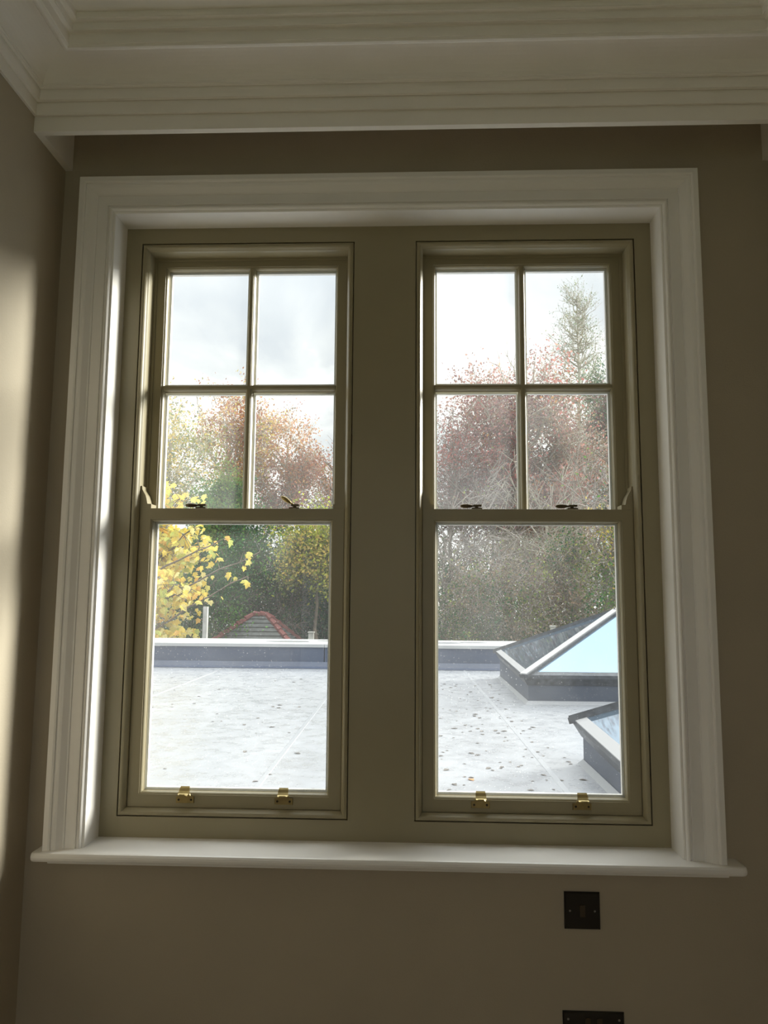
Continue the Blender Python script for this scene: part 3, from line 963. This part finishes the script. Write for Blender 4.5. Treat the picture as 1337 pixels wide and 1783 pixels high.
# left view
tree('birch_tree', 'pale-stemmed birch with thin orange and gold leaves behind the left window', 'tree', (P(425, 900, 27)[0], 27, GZ), P(385, 775, 27), (2.0, 1.6, 2.1),
     pal((ORANGE, 3), (YEL, 3), (RUST, 2), (OLV, 1)), 20, 8, 6, 11, .115, .20, .65, bark='birch', trunk_r=.13, wispy=9, bare=.15)
tree('yellow_tree', 'sparse yellow and olive tree at the far left of the view', 'tree', (P(255, 900, 23)[0], 23, GZ), P(290, 800, 23), (1.5, 1.4, 2.1),
     pal((YEL, 3), (OLV, 3), (GREYG, 2)), 16, 8, 6, 8, .11, .22, .6, bark='twigpale', trunk_r=.10, bare=.1)
tree('rowan_tree', 'twiggy tree with a rust-red top, right of the birch', 'tree', (P(500, 900, 28)[0], 28, GZ), P(497, 815, 28), (1.75, 1.5, 1.9),
     pal((RUST, 4), (ORANGE, 3), (BRN, 3), (PINK, 2)), 20, 8, 6, 14, .115, .20, .65, bark='twigpale', trunk_r=.12, wispy=7, bare=.15)
tree('hawthorn_tree', 'low brownish tree with reddish fringe beside the mullion, left view', 'tree', (P(575, 900, 29)[0], 29, GZ), P(585, 850, 29), (1.7, 1.5, 1.9),
     pal((BRN, 3), (RUST, 3), (OLV, 2), (PINK, 2)), 12, 8, 6, 9, .10, .20, .7, bark='twig', trunk_r=.12, wispy=4, bare=.2)
tree('conifer_bush', 'bushy green conifer whose rounded top reaches above the meeting rail', 'tree', (P(385, 900, 20)[0], 20, GZ), P(386, 935, 20), (.70, .8, 1.60),
     pal((MIDG, 4), ((.22, .30, .08), 3), (DKG, 2)), 26, 8, 6, 30, .09, .14, .42, trunk_r=.12)
tree('laurel_bush', 'dark green evergreen mass in the middle of the lower left pane', 'bush', (P(455, 1000, 19)[0], 19, GZ), P(450, 1010, 19), (1.55, 1.2, 1.45),
     pal((DKG, 5), (MIDG, 2), (GREYG, 1)), 20, 9, 6, 24, .10, .18, .5, trunk_r=.12)
tree('holly_bush', 'blue-green evergreen bush right of the shed roof', 'bush', (P(560, 1000, 19.5)[0], 19.5, GZ), P(572, 1065, 19.5), (.95, 1.0, 1.2),
     pal((DKG, 4), ((.09, .15, .11), 3), (GREYG, 1)), 16, 8, 6, 22, .09, .16, .5, trunk_r=.10)
tree('hazel_bush', 'bright lime-yellow bush at the upper right of the lower left pane', 'bush', (P(545, 1000, 17.6)[0], 17.6, GZ), P(556, 962, 17.6), (.80, .7, .62),
     pal((LIME, 5), (YEL, 2), (OLV, 3)), 14, 8, 6, 18, .10, .18, .5, trunk_r=.08)
tree('brown_thicket', 'thin brown leafless thicket behind the shed roof', 'bush', (P(480, 1000, 18.6)[0], 18.6, GZ), P(492, 1040, 18.6), (.8, .5, 1.5),
     pal((BRN, 3), (OLV, 1)), 12, 9, 7, 3, .07, .15, .5, bark='twig', trunk_r=.05)
tree('ivy_bush', 'shadowy green bush low behind the tall grey post', 'bush', (P(375, 1050, 17)[0], 17, GZ), P(352, 1075, 17), (1.2, .9, 1.5),
     pal((DKG, 4), (MIDG, 2)), 14, 8, 6, 20, .09, .16, .45, trunk_r=.08)
# behind the mullion
tree('ash_tree', 'brown autumn tree mostly hidden behind the mullion', 'tree', (P(665, 900, 28)[0], 28, GZ), P(665, 840, 28), (1.9, 1.5, 2.6),
     pal((BRN, 3), (OLV, 2), (RUST, 2)), 12, 8, 6, 9, .10, .2, .7, bark='twig', trunk_r=.13, bare=.15)
tree('privet_bush', 'olive green bush mostly hidden behind the mullion', 'bush', (P(665, 1000, 20)[0], 20, GZ), P(665, 1010, 20), (1.5, 1.2, 2.1),
     pal((OLV, 3), (DKG, 3)), 14, 8, 6, 18, .10, .2, .5, trunk_r=.1)
# right view
tree('red_maple', 'large red-leaved maple filling the upper panes of the right window', 'tree', (P(880, 900, 24)[0], 24, GZ), P(900, 775, 24), (2.5, 2.1, 2.9),
     pal((RED, 3), (PINK, 4), (WINE, 4), (BRN, 3), (ORANGE, 1)), 44, 9, 7, 13, .12, .22, .75, bark='twigpale', trunk_r=.16, wispy=14, bare=.2)
tree('purple_plum', 'purplish twiggy plum tree at the left edge of the right window', 'tree', (P(775, 900, 22.5)[0], 22.5, GZ), P(792, 840, 22.5), (1.25, 1.2, 1.6),
     pal((WINE, 4), (BRN, 2), (RED, 2)), 16, 8, 7, 9, .09, .20, .7, bark='twig', trunk_r=.11, bare=.25)
tree('larch_tree', 'tall thin grey-green larch rising above the red maple', 'tree', (P(1012, 900, 30)[0], 30, GZ), P(1012, 760, 30), (3.6, 2.4, 6.9),
     pal((GREYG, 3), (OLV, 1), ((.44, .43, .33), 4)), 130, 4, 3, 4, .085, .10, .75, bark='twigpale', trunk_r=.13, conical=True, upturn=.75, bare=.1)
tree('cypress_tree', 'grey-green cypress at the right edge of the right window', 'tree', (P(1062, 900, 26)[0], 26, GZ), P(1062, 800, 26), (1.3, 1.3, 3.3),
     pal((GREYG, 4), ((.16, .24, .18), 3), (WINE, 1)), 22, 8, 6, 14, .10, .2, .6, trunk_r=.12)
tree('crab_apple', 'small tree with a pinkish-red leaf cluster, lower right pane corner', 'tree', (P(1000, 900, 22)[0], 22, GZ), P(1005, 845, 22), (1.0, 1.0, 1.7),
     pal((PINK, 4), (RED, 2), (BRN, 3)), 12, 8, 6, 9, .09, .2, .6, bark='twigpale', trunk_r=.09, bare=.2)
for i, (px_, py_, Y, rx, rz, lb, pl_) in enumerate((
        (775, 1010, 20.5, 1.2, 2.3, 'bare grey shrub nearest the mullion in the lower right pane', ((BRN, 3), (WINE, 2), (OLV, 1))),
        (860, 990, 21.0, 1.5, 2.4, 'tangled bare shrub in the middle of the lower right pane', ((BRN, 4), (OLV, 2))),
        (950, 985, 20.8, 1.5, 2.4, 'tangled purple-brown shrub above the far glass pyramid', ((BRN, 3), (WINE, 3), (OLV, 1))),
        (1050, 985, 20.2, 1.3, 2.4, 'bare shrub with a few green leaves at the right edge of the lower pane', ((BRN, 2), (MIDG, 2), (OLV, 2))))):
    tree('bare_shrub', lb, 'shrub', (P(px_, 1000, Y)[0], Y, GZ), P(px_, py_, Y), (rx, 1.2, rz), pal(*pl_), 14, 8, 5, 1, .11, .22, 1.0, bark='twigpale' if i == 2 else 'twig', trunk_r=.11, twig_r=.014)
for i, (px_, py_, Y, rx, rz, lb, pl_) in enumerate((
        (800, 1080, 18.3, .9, 1.5, 'dull green undergrowth just above the coping, right window', ((OLV, 3), (DKG, 3), (BRN, 2))),
        (890, 1075, 18.0, .9, 1.7, 'olive undergrowth behind the tip of the far glass pyramid', ((OLV, 2), (DKG, 2), (BRN, 3))),
        (985, 1060, 18.4, 1.0, 1.7, 'brown-green undergrowth over the sloping glass of the far pyramid', ((BRN, 5), (OLV, 2), (DKG, 2))),
        (1080, 1040, 18.8, 1.0, 1.9, 'green and yellow undergrowth at the right edge of the right window', ((OLV, 3), (MIDG, 3), (YEL, 1))))):
    tree('undergrowth', lb, 'shrub', (P(px_, 1080, Y)[0], Y, GZ), P(px_, py_, Y), (rx, .9, rz), pal(*pl_), 16, 9, 6, 8, .08, .18, .5, bark='twig', trunk_r=.06)
# dense hedge of distant trees closing the view
for i, (x_, rx, zt_, lb) in enumerate(((-15, 3.2, 4.6, 'distant dark hedge tree at the far left'), (-10.3, 2.8, 4.0, 'distant dark hedge tree behind the yellow tree'),
                                    (-6.0, 2.6, 3.6, 'distant dark hedge tree behind the birch'), (-1.8, 2.6, 3.6, 'distant dark hedge tree behind the mullion'),
                                    (2.2, 2.7, 4.4, 'distant dark hedge tree behind the plum'), (6.3, 2.8, 5.0, 'distant dark hedge tree behind the larch'),
                                    (10.8, 3.0, 5.0, 'distant dark hedge tree at the right'), (15.5, 3.2, 5.0, 'distant dark hedge tree at the far right'))):
    tree('hedge_tree', lb, 'tree', (x_, 33, GZ), (x_, 33, zt_ - 3.4), (rx, 1.8, 3.6), pal((DKG, 4), (OLV, 2), (BRN, 2)), 22, 8, 5, 16, .16, .30, .8, bark='twig', trunk_r=.15, group='distant hedge trees')

# ------------------------------------------------------------------ yellow maple beside the parapet, with big lobed leaves
mp_base = (-6.3, 13.6, GZ)
mroot = empty('yellow_maple', mp_base, 'yellow maple with large lobed leaves beyond the parapet, lower left pane', 'tree')
W = Wood()
c0, rr0 = np.array([-5.95, 13.6, 1.5]), np.array([1.95, 1.5, 2.6])
top = c0 + np.array([0, 0, 1.6])
tp = W.limb(np.array(mp_base, float), top, np.array([.1, 0, 0]), .13, .04, 10, 8, .03)
tips = []
for q in np.concatenate([in_crown(58, c0, rr0, .55), np.array([[-3.25, 13.2, 1.95], [-3.05, 13.3, 2.45], [-3.75, 13.1, 2.7]])]):
    s_ = tp[np.clip(int((q[2] - .6 - GZ) / (top[2] - GZ) * 10 - rng.random() * 2), 2, 10)]
    Pb = W.limb(s_, q, np.array([0, 0, .25]), .03, .010, 7, 5, .03)
    far = q[0] > -3.9
    for t in ([5, 6, 7] if far else [2, 3, 4, 5, 6, 7]):
        for _ in range(2 if far else 5):
            d_ = rng.normal(0, 1, 3)
            d_ /= np.linalg.norm(d_)
            q2 = Pb[t] + d_ * rng.uniform(.2, .55) * (.5 if far else 1)
            W.limb(Pb[t], q2, np.zeros(3), .008, .004, 3, 3)
            tips.append((q2, far))
W.build('branches', 'bark', mroot)
LOBE = [(0, 0), (.18, -.06), (.42, .10), (.30, .22), (.52, .52), (.30, .48), (.22, .62), (0, 1.0), (-.22, .62), (-.30, .48), (-.52, .52), (-.30, .22), (-.42, .10), (-.18, -.06)]
def lobe_mesh(mi):
    vs = [(x, y - .05, -.25 * abs(x) - .12 * y * y) for x, y in LOBE]
    ctr = (0, .30, .03)
    me = bpy.data.meshes.new('maple_leaf')
    me.from_pydata(vs + [ctr], [], [(i, (i + 1) % 14, 14) for i in range(14)])
    me.materials.append(MAPLE_MATS[mi])
    return me
LM = [lobe_mesh(i) for i in range(5)]
LV = np.array([[v.co[0], v.co[1], v.co[2]] for v in LM[0].vertices])
LF = np.array([(i, (i + 1) % 14, 14) for i in range(14)])
leafs = []
for q2, far in tips:
    for _ in range(1 if far else 4):
        leafs.append(q2 + rng.normal(0, .09, 3))
leafs = np.array(leafs)
# the ones nearest the camera that the lower left pane shows are leaves of their own
kx = 719 + (leafs[:, 0] - .08) / (leafs[:, 1] + 1.955) * FPX
ky = 1042 - (leafs[:, 2] - 1.525) / (leafs[:, 1] + 1.955) * FPX
vis = (kx > 258) & (kx < 480) & (ky > 860) & (ky < 1115)
order = np.argsort(np.where(vis, leafs[:, 1], 1e3))
own = set(order[:300].tolist())
rest_v, rest_c = [], []
def leaf_basis():
    nrm = np.array([rng.normal(0, .6), -1 + rng.normal(0, .5), rng.normal(.6, .5)])
    nrm /= np.linalg.norm(nrm)
    d_ = np.array([rng.normal(0, .7), rng.normal(0, .4), -1.0])
    d_ -= nrm * d_.dot(nrm)
    d_ /= np.linalg.norm(d_)
    return np.cross(d_, nrm), d_, nrm
for i, p in enumerate(leafs):
    ax, ay, an = leaf_basis()
    sc = .150 * rng.uniform(.65, 1.2)
    w5 = [.34, .24, .14, .16, .12]
    mi = rng.choice(5, p=w5)
    if i in own:
        o = bpy.data.objects.new('leaf', LM[mi])
        COL.objects.link(o)
        o.parent = mroot
        mm = Matrix(((ax[0], ay[0], an[0], 0), (ax[1], ay[1], an[1], 0), (ax[2], ay[2], an[2], 0), (0, 0, 0, 1))) @ Matrix.Scale(sc, 4)
        mm.translation = Vector(p) - Vector(mp_base)
        o.matrix_local = mm
    else:
        rest_v.append(p + (LV[:, :1] * ax + LV[:, 1:2] * ay + LV[:, 2:] * an) * sc)
        rest_c.append(np.repeat([np.array(MAPLE_COLS[mi])], 15, axis=0))
nr = len(rest_v)
o = fast_mesh('foliage', np.concatenate(rest_v), (LF[None] + (np.arange(nr) * 15)[:, None, None]).reshape(-1, 3), 'leaf', colours=np.concatenate(rest_c), parent=mroot)
o['kind'] = 'stuff'

# ------------------------------------------------------------------ fallen leaves on the roof
fl = bpy.data.meshes.new('fallen_leaf')
vs = [(0, -.5, 0), (.22, -.25, .05), (.28, .1, .10), (.12, .4, .06), (0, .55, .02), (-.14, .38, .09), (-.27, .05, .12), (-.2, -.28, .04), (0, 0, .02)]
vs = vs[:8] + [(0, 0, .0)]
fl.from_pydata(vs, [], [(i, (i + 1) % 8, 8) for i in range(8)])
fl.materials.append(MT['litter'])
fl2 = fl.copy()
fl2.materials[0] = MT['litter2']
def drop(x, y, sc, me, label, group=None):
    o_ = bpy.data.objects.new('fallen_leaf', me)
    COL.objects.link(o_)
    o_.location = (x, y, ZR + .001)
    o_.scale = (sc, sc, sc)
    o_.rotation_euler = (0, 0, random.uniform(0, 6.28))
    tag(o_, label, 'leaf', group)
random.seed(9)
n_ = 0
while n_ < 260:
    if random.random() < .72:
        x, y = random.uniform(-.05, 1.15), random.uniform(.9, 8.2)
        if x > (y + 1.955) * .27:
            continue
        if random.random() < .35 and y > 5.5:
            continue
    else:
        x, y = random.uniform(-3.3, -.25), random.uniform(1.0, 8.5)
        if x < -(y + 1.955) * .36 or x > -(y + 1.955) * .11:
            continue
    drop(x, y, random.choice([.025, .032, .042, .055]), fl, 'small dark fallen leaf lying on the pale wet roof', 'fallen leaves on the roof')
    n_ += 1
drop(.441, 2.829, .06, fl2, 'single orange fallen leaf on the roof near the right window')
